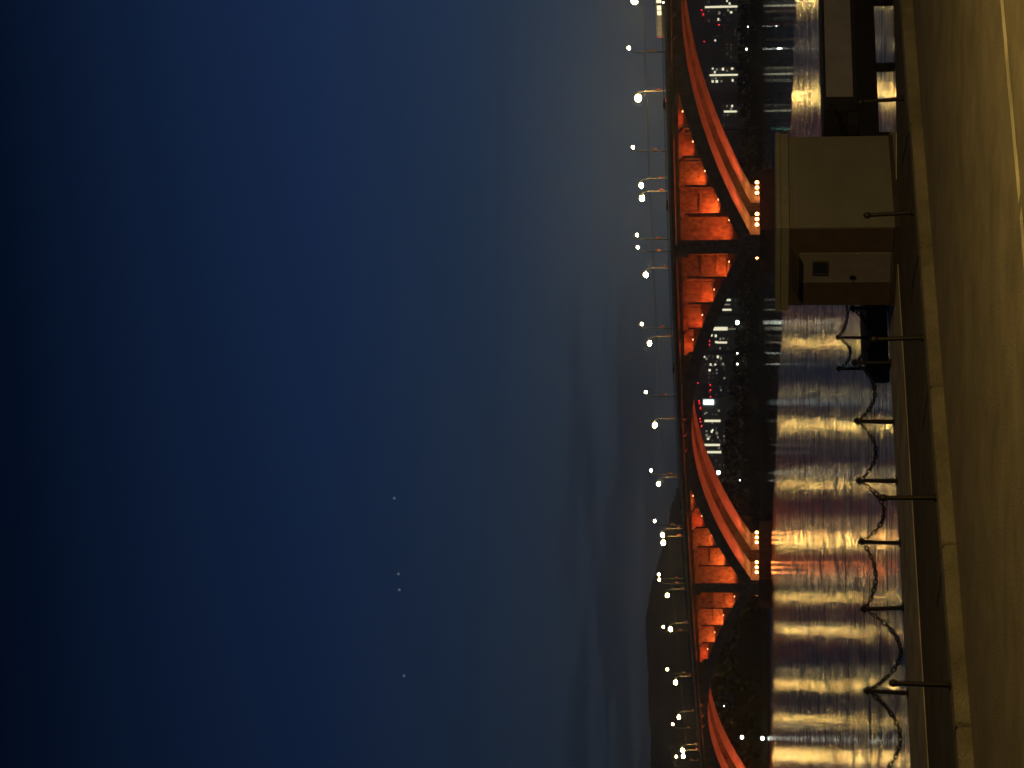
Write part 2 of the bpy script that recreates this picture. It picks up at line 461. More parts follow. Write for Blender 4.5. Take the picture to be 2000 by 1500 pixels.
pname = {1: 'pier off to the right', 0: 'right-hand pier', -1: 'left-hand pier', -2: 'far left pier'}
for k in (0, -1, -2):
    for side in (1, -1):
        for ri, (ya, yb) in enumerate(RIBS):
            if side < 0 and k == -2: continue
            flood(k * L + side * 5.6, (ya + yb) / 2, side, k, ri,
                  'row of three red floodlights on %s base, %s side, %s rib' % (pname[k], 'right' if side > 0 else 'left', 'near' if ri == 0 else 'far'))

# lamps in the bays between the spandrel walls, standing on the ribs
def bay_lamp(u, yc, z, label, en, colr):
    e = empty('bay_floodlight', Bw(u, yc, z), RZ, label, 'floodlight', 'small floodlights standing on the arch ribs')
    MB().box(-.2, .2, -.3, .3, 0, .12).build('foot', M['housing'], e)
    h = MB().lathe([(.2, .121), (.3, .3), (.3, .42)], 10).build('lamp_housing', M['housing'], e)
    MB().sphere((0, 0, .5), .22, 10, 6).build('lens', M['baylamp'], h)
    light('bay_light', 'SPOT', e, (0, 0, .9), en * 1.35, colr, .15, radians(165), (-.45, 0, .9), .35)
rs = random.Random(5)
for k in (1, 0, -1):
    for side in (1, -1):
        for j in range(0, 7):
            offa = (0.011 + 0.065 * (j + .5)) * L if j else .05 * L
            u = (k * L - offa) if side == 1 else ((k - 1) * L + offa)
            u -= 1.5 if j else 0.0          # nearer the wall on its left
            room = ztop(u) - 3.0 - extr(u, k)
            if room < 1.3: continue
            # only the bays in the picture
            q = Bw(u, 3, 15); iy = 750 - F * q.x / q.y
            if not -60 < iy < 1560: continue
            for ri, (ya, yb) in enumerate(RIBS):
                pk = k if side == 1 else k - 1
                colr = (1.0, .075 + rs.random() * .04, .014)
                en = (130 + 42 * min(room, 9) ** 1.35) * (1.0 if ri == 0 else .9) * rs.uniform(.75, 1.25)
                if pk == -1 and j in (0, 1, 2) and ri == 0:
                    colr = (1.0, .135, .02)
                slope = 1 if side == 1 else -1
                bay_lamp(u, ya + 1.5, extr(u, k) + .1,
                         'small red floodlight on %s rib, %s bay %s of the %s' % ('near' if ri == 0 else 'far', ORD[j], 'left' if side == 1 else 'right', pname[pk]), en, colr)

# ------------------------------------------------------------------ street lamps on the bridge
def lamp_post(u, yl, arm_dir, h, arm, glow, gm, r, label, group, name):
    zb = ztop(u) - 1.1
    e = empty(name, Bw(u, yl, zb), RZ, label, 'street lamp', group)
    pole = MB().tube([(0, 0, 0), (0, 0, h * .4), (0, 0, h * .76)], .17, 8, .11).build('pole', M['galv'], e)
    pts = [(0, 0, h * .762), (0, arm_dir * arm * .08, h * .86), (0, arm_dir * arm * .42, h * .97), (0, arm_dir * arm, h)]
    MB().tube(pts, .09, 8, .06).build('arm', M['housing'], e)
    MB().lathe([(.3, 0), (.3, .5), (.2, .7)], 8).build('base_sleeve', M['galv'], e)
    MB().box(-.05, .05, .2, .75, h * .33, h * .33 + .9).build('banner', M['red_flag'], e)
    hd = MB().bevbox(-.22, .22, arm_dir * arm - .7, arm_dir * arm + .5, h + .1, h + .3, .05).build('lamp_head', M['housing'], e)
    MB().sphere((0, arm_dir * arm - .1, h - r * .75), r, 12, 8, .8).build('lamp_glass', gm, hd)
    return e
near_rows = [90, 283, 452, 478, 626, 760, 917, 1023, 1122, 1137, 1225, 1308, 1408, 1477]
near_pole = [101, 295, 467, 491, 641, 774, 927, 1026, 1130, 1140, 1232, 1315, 1422, 1485]
for i, iy in enumerate(near_pole):
    lamp_post(u_at(iy, Y0 + .75), Y0 + .75, 1, 8.6, 1.5, 1, M['white_lamp'], .40,
              'slim lamp post on near parapet, %s small white lamp from the right' % ORD[i], 'small white lamps along the near parapet', 'bridge_lamp')
far_pole = [-14, 177, 348, 373, 523, 657, 817, 932, 1032, 1047, 1150, 1216, 1320, 1388, 1453, 1464]
for i, iy in enumerate(far_pole):
    lamp_post(u_at(iy, Y1 - .75), Y1 - .75, -1, 8.2, 2.3, 1, M['sodium_strong'] if iy < 200 else M['sodium'], .80 if iy < 200 else .68 + .06 * sin(i * 2.3),
              'lamp post on far parapet, %s bright yellow lamp from the right' % ORD[i], 'bright yellow lamps along the far parapet', 'bridge_lamp')

# overhead wires
for nm, yl, dz, lab in (('overhead_wire', 5.0, 5.2, 'thin overhead wire above the near lane of the bridge'),
                        ('overhead_wire', 12.5, 5.4, 'thin overhead wire above the far lane of the bridge')):
    mb = MB(); n = 160
    pts = [Bw(UA + (UB - UA) * i / n, yl, ztop(UA + (UB - UA) * i / n) - 1.1 + dz) for i in range(n + 1)]
    mb.tube(pts, .05, 5); tag(mb.build(nm, M['wire']), lab, 'wire', 'overhead wires above the bridge deck')

# ------------------------------------------------------------------ vehicles on the deck
M['glass_dark'] = mat('car_glass', (0.02, 0.025, 0.03), 0.08)
M['glass_lit'] = mat('bus_window_light', (1, .9, .7), emis=(1, .84, .52), estr=1.3)
M['glass_dim'] = mat('bus_window_dim', (1, .9, .7), emis=(1, .8, .5), estr=.10)
M['head'] = mat('headlight_glow', (1, 1, 1), emis=(1, .92, .72), estr=22)
M['tail'] = mat('tail_glow', (.6, .05, .05), emis=(1, .06, .07), estr=3.5)
M['tyre'] = mat('tyre', (0.02, 0.02, 0.02), 0.9)
def wheels(e, xs, hw, r):
    for x in xs:
        for s in (-1, 1):
            w = MB().lathe([(r * .6, -.12), (r, -.09), (r, .09), (r * .6, .12)], 14, Matrix.Translation((x, s * hw, r)) @ Matrix.Rotation(pi / 2, 4, 'X')).build('wheel', M['tyre'], e)
            MB().lathe([(r * .5, -.135), (r * .55, .135)], 10, Matrix.Translation((x, s * hw, r)) @ Matrix.Rotation(pi / 2, 4, 'X')).build('rim', M['galv'], w)
def car(u, yl, flip, paint, label):
    e = empty('car', Bw(u, yl, ztop(u) - 1.098), RZ + (pi if flip else 0), label, 'car', 'cars crossing the bridge')
    prof = [(-2.2, .35, .9), (-2.1, .62, .9), (-1.6, .85, .92), (.9, .9, .92), (1.9, .78, .9), (2.2, .5, .86)]
    rg = [[Vector((x, -.86 * w, .28)), Vector((x, .86 * w, .28)), Vector((x, .88 * w, z * .8)), Vector((x, .8 * w, z)), Vector((x, -.8 * w, z)), Vector((x, -.88 * w, z * .8))] for x, z, w in prof]
    MB().rings(rg).build('body', paint, e)
    rg = [[Vector((x, -w, z)), Vector((x, w, z)), Vector((x, w * .82, z2)), Vector((x, -w * .82, z2))] for x, w, z, z2 in ((-1.9, .7, .86, .95), (-1.2, .72, .9, 1.42), (.1, .72, .9, 1.46), (1.05, .7, .9, .94))]
    MB().rings(rg).build('cabin_glass', M['glass_dark'], e)
    MB().box(-1.1, .05, -.56, .56, 1.44, 1.5).build('roof', paint, e)
    wheels(e, (-1.35, 1.35), .82, .32)
    for s in (-1, 1):
        MB().sphere((2.14, s * .62, .62), .16, 8, 5).build('headlight', M['head'], e)
        MB().box(-2.24, -2.1, s * .62 - .18, s * .62 + .18, .6, .78).build('tail_light', M['tail'], e)
paints = [mat('silver_paint', (.5, .5, .5), .3, .6), mat('white_paint', (.75, .74, .7), .35), mat('dark_blue_paint', (.03, .05, .1), .3)]
cars = [(206, 4.2, 1, 0, 'silver car with headlights on at the second yellow lamp from right'),
        (404, 4.2, 1, 1, 'white car with headlights on right of the right-hand pier'),
        (722, 4.4, 1, 1, 'pale car crossing above the arch left of the right-hand pier'),
        (854, 12.8, 0, 2, 'dark car over the crown of the middle arch'),
        (990, 4.2, 1, 2, 'dark car with one bluish headlight left of the middle arch crown'),
        (1178, 12.8, 0, 0, 'silver car just left of the left-hand pier'),
        (1435, 4.4, 1, 1, 'white car at the far left end of the bridge')]
for iy, yl, fl, pi_, lab in cars:
    car(u_at(iy, yl), yl, fl, paints[pi_], lab)
def bus(u, yl, label):
    e = empty('bus', Bw(u, yl, ztop(u) - 1.098), RZ, label, 'bus')
    MB().bevbox(-4.6, 4.6, -1.22, 1.22, .35, 2.55, .12).build('body', paints[1], e)
    for s in (-1, 1):
        for i in range(6):
            x = -4.1 + i * 1.4
            MB().box(x, x + 1.2, s * 1.222, s * 1.235, 1.3, 2.2).build('window', M['glass_lit'] if i > 3 else M['glass_dim'], e)
    MB().box(4.602, 4.62, -1.0, 1.0, 1.2, 2.3).build('windscreen', M['glass_lit'], e)
    wheels(e, (-3, 3), 1.1, .48)
    for s in (-1, 1):
        MB().sphere((4.6, s * .9, .8), .17, 8, 5).build('headlight', M['head'], e)
        MB().box(-4.64, -4.602, s * .9 - .2, s * .9 + .2, 1.0, 2.3).build('tail_light', M['tail'], e)
bus(u_at(33, 5.0), 5.0, 'white bus with lit windows crossing the bridge at the far right')

# ------------------------------------------------------------------ hills, far bank, woods
M['hill'] = mat('wooded_hill', (0.11, 0.11, 0.08), 0.95, var=0.5, vscale=0.01)
M['wood'] = mat('night_foliage', (0.024, 0.03, 0.015), 0.95, var=0.4, vscale=0.1)
M['bank'] = mat('bank_soil', (0.05, 0.045, 0.035), 0.95, var=0.3, vscale=0.2)
def interp(tab, x):
    if x <= tab[0][0]: return tab[0][1]
    for (a, b), (c, d) in zip(tab, tab[1:]):
        if x <= c: return b + (d - b) * (x - a) / (c - a)
    return tab[-1][1]
# ridge: (photo row, skyline column) at about 4 km
sky_tab = [(-900, 1345), (-400, 1325), (0, 1312), (200, 1318), (400, 1323), (600, 1328), (800, 1334), (920, 1335), (955, 1322), (1000, 1309), (1056, 1298), (1080, 1290), (1140, 1277),
           (1170, 1270), (1210, 1263), (1270, 1262), (1330, 1265), (1400, 1269), (1500, 1270), (1700, 1262), (2100, 1290), (2600, 1330)]
mb = MB(); rows = []
iy = -900
cols = []
while iy <= 2600:
    cols.append(iy); iy += 4
prof = [(-900, 0.0), (-600, .35), (-300, .75), (0, 1.0), (400, .85), (900, .5), (1500, 0.0)]
vs = []
for ci in cols:
    sk = interp(sky_tab, ci)
    d0 = 4000
    top = atdist(sk, ci, d0).z
    for dd, fr in prof:
        dist = d0 + dd
        x = (750 - ci) / F * dist
        zz = top * fr + (0 if fr in (0.0,) else noise.fractal(Vector((x * .006, dist * .006, 0)), .7, 2, 5) * (4 if fr == 1 else 10) + (random.uniform(-1.2, 1.8) if fr == 1 else 0))
        vs.append((x, dist, max(-1, zz)))
fs = []; np_ = len(prof)
for i in range(len(cols) - 1):
    for j in range(np_ - 1):
        fs.append((i * np_ + j, (i + 1) * np_ + j, (i + 1) * np_ + j + 1, i * np_ + j + 1))
mb.add(vs, fs)
tag(mb.build('hills', M['hill'], smooth=True), 'dark wooded ridge behind the bridge', 'hill', kind='structure')

# far bank: waterline distance by photo row, and tops of the wood growing on it
wl_tab = [(-700, 1500), (0, 1450), (620, 1400), (900, 1180), (1150, 840), (1300, 760), (1500, 730), (2200, 640)]
top_tab = [(-700, 1440), (0, 1442), (60, 1438), (250, 1441), (460, 1437), (600, 1438), (680, 1434), (740, 1424), (850, 1412), (900, 1406), (950, 1403), (1000, 1396),
           (1060, 1386), (1160, 1378), (1300, 1368), (1420, 1366), (1500, 1372), (2200, 1390)]
vs = []; fs = []; rows_ = list(range(-700, 2201, 20))
for ci in rows_:
    dw = interp(wl_tab, ci) ; hh = atdist(interp(top_tab, ci), ci, dw + 25).z
    for dd, z in ((-1, -1.0), (0, .3), (8, 2.0), (25, max(2.4, hh * .45)), (60, max(2.5, hh * .5)), (400, 3.0), (1500, 3.0)):
        dist = dw + dd; vs.append(((750 - ci) / F * dist, dist, z))
for i in range(len(rows_) - 1):
    for j in range(6):
        fs.append((i * 7 + j, (i + 1) * 7 + j, (i + 1) * 7 + j + 1, i * 7 + j + 1))
tag(MB().add(vs, fs).build('far_bank', M['bank']), 'dark far river bank', 'river bank', kind='structure')
mb = MB(); rw = random.Random(3)
for n_ in range(1500):
    ci = rw.uniform(-500, 1900)
    dw = interp(wl_tab, ci); dist = dw + rw.uniform(6, 45)
    top = atdist(interp(top_tab, ci), ci, dist).z * rw.choice((1.0, .97, .9, .8, .6, .45, .3)) + rw.uniform(-1.5, .8)
    x = (750 - ci) / F * dist
    rr_ = rw.uniform(2.2, 4.8)
    zc = max(2.0, top - rr_)
    for q in range(15):
        dv = Vector((rw.gauss(0, 1), rw.gauss(0, 1), rw.gauss(0, 1))).normalized() * rr_ * rw.uniform(.5, 1)
        cpos = Vector((x, dist, zc)) + dv
        a = Vector((rw.gauss(0, 1), rw.gauss(0, .5), rw.gauss(0, 1))).normalized() * rw.uniform(.7, 1.9)
        b = a.cross(Vector((rw.gauss(0, 1), rw.gauss(0, 1), rw.gauss(0, 1))).normalized()) * .8
        mb.add([cpos - a, cpos + b, cpos + a, cpos - b], [(0, 1, 2, 3)])
tag(mb.build('riverside_wood', M['wood']), 'black mass of riverside trees on the far bank', 'wood', kind='stuff')

# ------------------------------------------------------------------ town beyond the far bank
M['wall_a'] = mat('block_wall_grey', (0.42, 0.43, 0.40), 0.9, var=0.25, vscale=0.1)
M['wall_b'] = mat('block_wall_olive', (0.5, 0.44, 0.30), 0.9, var=0.25, vscale=0.1)
M['win_hi'] = mat('window_bright', (1, 1, .8), emis=(1, .94, .64), estr=.95)
M['win_mid'] = mat('window_medium', (1, 1, .8), emis=(1, .93, .66), estr=.19)
M['win_lo'] = mat('window_dim', (1, 1, .8), emis=(.9, .95, .7), estr=.03)
M['win_faint'] = mat('window_faint', (1, 1, .8), emis=(.8, .9, .7), estr=.014)
M['win_warm'] = mat('window_warm', (1, 1, .8), emis=(1, .72, .35), estr=.05)
M['win_off'] = mat('window_dark', (.03, .035, .04), .2)
M['sign_white'] = mat('sign_light', (1, 1, 1), emis=(.82, 1, .98), estr=2.0)
M['red_beacon'] = mat('red_beacon_glow', (1, .1, .1), emis=(1, .02, .035), estr=2.2)
M['violet'] = mat('violet_light', (1, .6, 1), emis=(.9, .35, .9), estr=1.2)
WIN = {}
def block(ya, yb, top, label, dist, wallm, wins, bars, beacons, ndim=10, nmid=3, seed=0, bottom=1455, fill='win_lo'):
    """rows ya..yb and skyline column top in the photograph -> one apartment block at distance dist"""
    a = atdist(top, ya, dist); b = atdist(top, yb, dist)
    x0, x1 = min(a.x, b.x), max(a.x, b.x); h = a.z - 2.9
    e = empty('apartment_block', ((x0 + x1) / 2, dist, 2.9), 0, label, 'apartment block', 'apartment blocks of the town across the river')
    w = x1 - x0
    MB().box(-w / 2, w / 2, 0, 14, 0, h).build('wall', wallm, e)
    rf = MB(); rf.box(-w / 2 - .3, w / 2 + .3, -.3, 14.3, h + .002, h + .5); rf.box(-w * .2, w * .1, 4, 9, h + .502, h + 2.6)
    rf.build('roof', wallm, e)
    def win(ix, iy, wpx, hpx, key):
        q = atdist(ix, iy, dist)
        lx = q.x - (x0 + x1) / 2; lz = q.z - 2.9
        if lz + .2 > h: lz = h - 1.2
        sw, sh = wpx * dist / F / 2, hpx * dist / F / 2
        MB().box(lx - sw, lx + sw, -.12, -.004, lz - sh, lz + sh).build('window', M[key], e)
    used = []
    for n_, (ix, iy, key) in enumerate(wins): win(ix, iy, 3.4 + (n_ * 37 % 5) * .45, 3.0 + (n_ * 53 % 4) * .5, key); used.append((lx_(ix, iy, dist)))
    for (iy, c0, c1, wpx, key) in bars:
        q0 = atdist(c0, iy, dist); q1 = atdist(c1, iy, dist); lx = q0.x - (x0 + x1) / 2; sw = wpx * dist / F / 2
        MB().box(lx - sw, lx + sw, -.25, -.13, q1.z - 2.9, min(q0.z - 2.9, h)).build('stairwell_window', M[key], e)
    r = random.Random(seed); nfl = int(h // 3); ncol = max(2, int(w // 3.2)); cells = [(c, f_) for c in range(ncol) for f_ in range(3, nfl)]
    r.shuffle(cells)
    for q, (c, f_) in enumerate(cells[:ndim * 2 // 3 + nmid // 2 + 1]):
        lx = -w / 2 + (c + .5) * w / ncol; lz = f_ * 3 + 1.6
        lx += r.uniform(-.6, .6); ww = r.uniform(.4, 1.1); hw = r.uniform(.45, .75)
        MB().box(lx - ww, lx + ww, -.10, -.006, lz - hw, lz + hw).build('window', M['win_mid' if q < nmid // 2 else r.choice((fill, fill, 'win_faint', 'win_warm'))], e)
    for (ix, iy) in beacons:
        q = atdist(ix, iy, dist); lz = max(q.z - 2.9, h + .5)
        bc = MB(); bc.tube([(q.x - (x0 + x1) / 2, 3, h + .502), (q.x - (x0 + x1) / 2, 3, lz)], .12, 5)
        bo = bc.build('beacon_mast', M['housing'], e)
        MB().sphere((q.x - (x0 + x1) / 2, 3, lz + .4), .6, 8, 5).build('beacon', M['red_beacon'], bo)
    return e
def lx_(ix, iy, d): return (ix, iy)
H_, m_ = 'win_hi', 'win_mid'
block(-60, -4, 1380, 'grey apartment block at the right edge of the photo', 1640, M['wall_a'], [(1395, -20, m_)], [], [], 14, 5, 1)
block(-2, 45, 1376, 'apartment block with one long bright stairwell strip, at upper right', 1610, M['wall_a'], [(1420, 2, H_), (1425, 7, H_), (1405, 25, m_), (1428, 24, H_), (1403, 38, H_), (1408, 12, m_)], [(14, 1377, 1440, 3.5, H_)], [(1371, 18), (1375, 27)], 12, 3, 2)
block(48, 117, 1414, 'low olive slab block with few lights, second from the right', 1560, M['wall_b'], [], [], [(1405, 47)], 26, 0, 3)
block(70, 92, 1393, 'narrow dark tower behind the low olive block', 1700, M['wall_a'], [(1397, 79, H_)], [], [(1376, 80)], 3, 0, 4)
block(130, 176, 1384, 'apartment block with rows of lit windows round a bright strip', 1600, M['wall_a'],
      [(1392, 134, H_), (1400, 136, m_), (1412, 135, H_), (1430, 134, H_), (1396, 141, H_), (1420, 138, m_), (1392, 159, H_), (1400, 159, H_), (1409, 159, m_), (1431, 157, H_), (1398, 153, m_)], [(147, 1386, 1441, 3.2, H_)], [], 12, 3, 5)
block(204, 248, 1410, 'apartment block with a short bright strip beside the arch', 1600, M['wall_a'], [(1420, 207, m_), (1430, 207, H_), (1428, 213, m_)], [(218, 1414, 1439, 3.4, H_)], [], 10, 3, 6)
block(582, 610, 1411, 'small block with three lit bars under the arch', 1580, M['wall_a'], [], [(586, 1416, 1427, 3.6, H_), (595, 1414, 1426, 2.6, m_), (605, 1409, 1428, 3.4, H_)], [], 4, 2, 7)
block(618, 684, 1388, 'apartment block with the thick bright strip and round violet light', 1600, M['wall_a'],
      [(1390, 631, m_), (1390, 655, H_), (1398, 656, H_), (1399, 668, H_), (1407, 662, m_), (1413, 661, m_)], [(642, 1390, 1421, 6.5, H_), (642.5, 1421, 1439, 1.6, m_), (669, 1400, 1420, 3.4, H_)], [(1388, 666), (1391, 673)], 14, 4, 8)
block(692, 750, 1368, 'broad pale block with scattered windows, red beacons on its roof', 1620, M['wall_a'],
      [(1376, 697, H_), (1380, 701, m_), (1402, 697, H_), (1408, 700, m_), (1388, 712, H_), (1397, 712, H_), (1386, 723, H_), (1412, 711, m_)], [], [(1362, 732), (1364, 748)], 40, 6, 9)
block(751, 776, 1390, 'squat dark block with a row of red beacons', 1600, M['wall_a'], [(1408, 762, m_)], [], [(1388, 752), (1389, 762), (1390, 775)], 12, 1, 10)
sb = block(778, 812, 1372, 'block carrying a big white illuminated sign panel', 1610, M['wall_a'], [(1380, 806, m_), (1404, 802, m_)], [], [(1366, 783), (1367, 788), (1369, 797)], 14, 2, 11)
q = atdist(1384, 785.5, 1609.4)
MB().box(q.x - sb.location.x - 1.9, q.x - sb.location.x + 1.9, -.6, -.3, q.z - 2.9 - 4, q.z - 2.9 + 4).build('sign_panel', M['sign_white'], sb)
block(814, 864, 1374, 'block with a bright strip under the red beacons mid picture', 1600, M['wall_a'],
      [(1392, 840, H_), (1390, 843, H_), (1380, 850, m_), (1383, 857, H_), (1402, 854, m_), (1380, 842, m_), (1386, 853, m_), (1400, 846, m_)], [(822, 1376, 1407, 4.2, H_)], [(1368, 818), (1369, 824), (1371, 832)], 18, 4, 12)
block(865, 912, 1376, 'block with two parallel bright strips mid picture', 1590, M['wall_a'], [(1404, 875, m_)], [(869, 1376, 1406, 4.0, H_), (883, 1381, 1409, 4.0, H_)], [(1372, 896), (1374, 906)], 22, 2, 13)
block(914, 945, 1394, 'low dark block left of the two bright strips', 1580, M['wall_b'], [], [], [], 8, 1, 14)

tw = empty('signal_mast', (atdist(1340, 254, 1500).x, 1500, 2.9), 0, 'tall mast with three greenish lights seen through the bridge bays', 'mast')
M['green_light'] = mat('green_light_glow', (1, 1, 1), emis=(.25, 1, .62), estr=5)
zt3 = atdist(1318, 254, 1500).z - 2.9
MB().tube([(0, 0, 0), (0, 0, zt3 + 2)], .5, 6, .3).build('pole', M['housing'], tw)
for k in range(3):
    MB().sphere((0, -.8, zt3 - k * 3.7), 1.0 - .15 * k, 8, 6).build('light', M['green_light'], tw)
# single lights on the far bank
M['bank_lamp'] = mat('bank_lamp_glow', (1, 1, .9), emis=(.9, 1, .86), estr=7)
def bank_lamp(ix, iy, r, label, dist=None, reach=9.0):
    d = dist or interp(wl_tab, iy) - 3
    q = atdist(ix, iy, d)
    base = max(-.2, q.z - reach)
    e = empty('bank_lamp', (q.x, d, base), 0, label, 'lamp', 'single lamps along the far bank')
    MB().tube([(0, 0, 0), (0, 0, q.z - base - r)], .14, 6, .09).build('pole', M['housing'], e)
    MB().sphere((0, 0, q.z - base), r, 10, 6).build('lamp_glass', M['bank_lamp'], e)
    c_ = MB().lathe([(r * 1.1, 0), (r * .4, r * .5)], 10, Matrix.Translation((0, 0, q.z - base + r * .75))); c_.build('lamp_cap', M['housing'], e)
bank_lamp(1440, 630, 1.5, 'brightest greenish lamp on the far bank under the middle arch')
bank_lamp(1403, 923, 1.2, 'white lamp above the trees beside the lit arch soffit', 1150, 28)
bank_lamp(1458, 96, .8, 'white bank lamp at upper right below the town')
bank_lamp(1461, 52, .45, 'faint bank lamp at the upper right edge')
bank_lamp(1440, 690, .6, 'small bank lamp, right of a similar one under the middle arch')
bank_lamp(1440, 711, .65, 'small bluish bank lamp left of a similar one')
bank_lamp(1445, 938, .4, 'faint bank lamp below the lit soffit')
bank_lamp(1449, 1440, .7, 'white lamp on the wooded bank at far left')
bank_lamp(1489, 1442, .75, 'white lamp low at the waterline at far left', None, 3)
bank_lamp(1414, 1379, .25, 'very faint lamp high in the wood at far left')

# faint stars
M['star'] = mat('star_glow', (1, 1, 1), emis=(.55, .62, .75), estr=.16)
for ix, iy, lab in ((770, 973, 'rightmost faint star in the dark sky'), (778, 1121, 'upper star of the close pair'), (780, 1152, 'brighter star of the close pair'), (789, 1320, 'leftmost faint star')):
    q = Vector((0, 0, CAMZ)) + ray(ix, iy) * 9000
    o = MB().sphere((0, 0, 0), 6, 8, 6).build('star', M['star']); o.location = q
    tag(o, lab + ' high above the bridge', 'star', 'faint stars')

# ------------------------------------------------------------------ the quay
ZQ = 1.2; ZK = 1.42
def groundmat(name, c, var, c2, bump, rough=.9, cracks=False):
    return mat(name, c, rough, var=var, vscale=.9, col2=c2, bump=bump, bscale=25)
M['road'] = groundmat('worn_asphalt_road', (.14, .13, .115), .3, (.19, .175, .15), .3)
M['strip'] = groundmat('dark_ground_strip', (.065, .058, .048), .4, (.10, .088, .07), .7)  # ground strip with a darker base colour than road and quay edge
M['coping'] = groundmat('quay_concrete', (.42, .39, .33), .45, (.56, .52, .43), .7)
M['kerbm'] = groundmat('kerb_stone', (.15, .14, .115), .45, (.21, .195, .16), .8, .85)
M['paint'] = groundmat('worn_white_paint', (.42, .40, .34), .45, (.62, .6, .52), .3)
def line(p, q): return (p, (q - p).normalized())
def along(l, k): return l[0] + l[1] * k
quay = line(hit(1750, 937, ZQ), hit(1771, 1350, ZQ))            # the water edge, heading left
strip_ = line(hit(1780, 970, ZQ), hit(1806, 1400, ZQ))
kerb_t = line(hit(1829, 972, ZK), hit(1868, 1500, ZK))
def dxy(l):  # left-hand normal in plan pointing to the camera side
    n = Vector((l[1].y, -l[1].x, 0))
    if n.dot(Vector((0, 0, 0)) - l[0]) < 0: n = -n
    return n
A, B = -60, 90
nq = dxy(quay)
def onrow(l, iy, z=ZQ):
    d = ray(1700, iy); k = (l[0].x * l[1].y - l[0].y * l[1].x) / (d.x * l[1].y - d.y * l[1].x)
    return Vector((d.x * k, d.y * k, z))
def far_from(p, q, k):
    d = (q - p).normalized(); return q + d * k
E0 = hit(1750, 260, ZQ); E1 = hit(1744, 0, ZQ); E2 = far_from(E0, E1, 60)
Qn = onrow(quay, 330); Qs = Vector((ray(1700, 258).x / ray(1700, 258).y * 49.6, 49.6, ZQ)); S0 = onrow(strip_, 470)
left_q = far_from(Qn, onrow(quay, 1500), 60); left_s = far_from(S0, onrow(strip_, 1500), 60)
def slab(pts, ztop_, zbot, name, m, label, kind_label):
    n = len(pts); mb = MB()
    mb.add([Vector((p_.x, p_.y, z)) for z in (zbot, ztop_) for p_ in pts], [tuple(range(n, 2 * n))] + [(i, (i + 1) % n, n + (i + 1) % n, n + i) for i in range(n)])
    return tag(mb.build(name, m), label, kind_label, kind='structure')
slab([left_q, Qn, Qs, E0 + (E0 - E1).normalized() * 0.0, S0, left_s], ZQ, -2, 'quay', M['coping'], 'pale concrete quay edge above the water', 'quay')
kfar0, kfar1 = along(kerb_t, -60) + dxy(kerb_t) * .1, along(kerb_t, 60) + dxy(kerb_t) * .1
if (kfar0 - E2).length > (kfar1 - E2).length: kfar0, kfar1 = kfar1, kfar0
slab([left_s, S0, E0, E1, E2, kfar0, kfar1], ZQ - .02, -2, 'quay_path', M['strip'], 'dark strip between quay edge and kerb', 'path')
nk = dxy(kerb_t)
b0, b1 = along(kerb_t, -60), along(kerb_t, 60)
# kerb: stones with joints
mb = MB(); u = -60.0; rk = random.Random(9)
kdir = kerb_t[1]
while u < 60:
    ln_ = 3.4
    c0 = along(kerb_t, u); ang = atan2(kdir.y, kdir.x)
    Mx = Matrix.Translation((c0.x, c0.y, 0)) @ Matrix.Rotation(ang, 4, 'Z')
    ysgn = 1 if Vector((-sin(ang), cos(ang), 0)).dot(nk) > 0 else -1
    jz = rk.uniform(-.012, .012); jy = rk.uniform(-.015, .015)
    ya, yb = sorted((ysgn * (-.12 + jy), ysgn * (.34 + jy)))
    mb.bevbox(0.001, ln_ - .001, ya, yb, ZQ - .3, ZK + jz * .5, .04 + .02 * rk.random(), Mx)
    u += ln_
tag(mb.build('kerb', M['kerbm']), 'raised pale stone kerb along the road edge', 'kerb', kind='structure')
mb = MB()
pts = [b0 + nk * .30, b1 + nk * .30, b1 + nk * 90, b0 + nk * 90]
mb.add([Vector((p_.x, p_.y, ZQ)) for p_ in pts], [(0, 1, 2, 3)])
tag(mb.build('road', M['road']), 'worn brown asphalt road in the foreground', 'road', kind='structure')
# painted line, in worn lengths
ml = line(hit(1957, 0, ZQ), hit(1993, 400, ZQ)); nm_ = dxy(ml); mb = MB()
rp = random.Random(4); segs = []; u = -30.0
while u < 14:
    ln_ = .5; c = .012 * 0
    e0 = .13 + rp.uniform(-.018, .018); e1 = .13 + rp.uniform(-.018, .018)
    segs.append((u, e0, e1)); u += ln_
for i in range(len(segs) - 1):
    (ua, ea, fa), (ub, eb, fb) = segs[i], segs[i + 1]
    if i == int((30 + (hit(1987, 398, ZQ) - ml[0]).length) / .5): ub -= .2
    p0 = along(ml, ua); p1 = along(ml, ub)
    mb.add([Vector((v.x, v.y, ZQ + .004)) for v in (p0 + nm_ * fa, p0 - nm_ * ea, p1 - nm_ * eb, p1 + nm_ * fb)], [(0, 1, 2, 3)])
tag(mb.build('road_line', M['paint']), 'worn white line painted on the road', 'road marking', kind='structure')

# ------------------------------------------------------------------ posts on the kerb
def kerb_post(iy, ix, label, lean, base_z=ZK):
    q = hit(ix, iy, base_z)
    e = empty('bollard_post', q, 0, label, 'post', 'slim dark posts standing on the kerb')
    e.rotation_euler = (lean[0], lean[1], 0)
    MB().lathe([(.07, 0), (.07, .03), (.042, .045), (.038, .80)], 12).build('shaft', M['dark_metal'], e)
    MB().lathe([(.03, .801), (.05, .82), (.062, .86), (.055, .90), (.03, .93), (.008, .94)], 12).build('knob', M['dark_metal'], e)
kerb_post(192, 1766, 'dark kerb post beside the grey deckhouse, rightmost of five', (0, radians(-4)))
kerb_post(415, 1784, 'dark kerb post in front of the white booth wall', (0, radians(-3)))
kerb_post(660, 1803, 'dark kerb post left of the booth, middle of five', (0, radians(-1.5)))
kerb_post(972, 1829, 'dark kerb post near the middle of the chain fence', (0, radians(-0.5)))
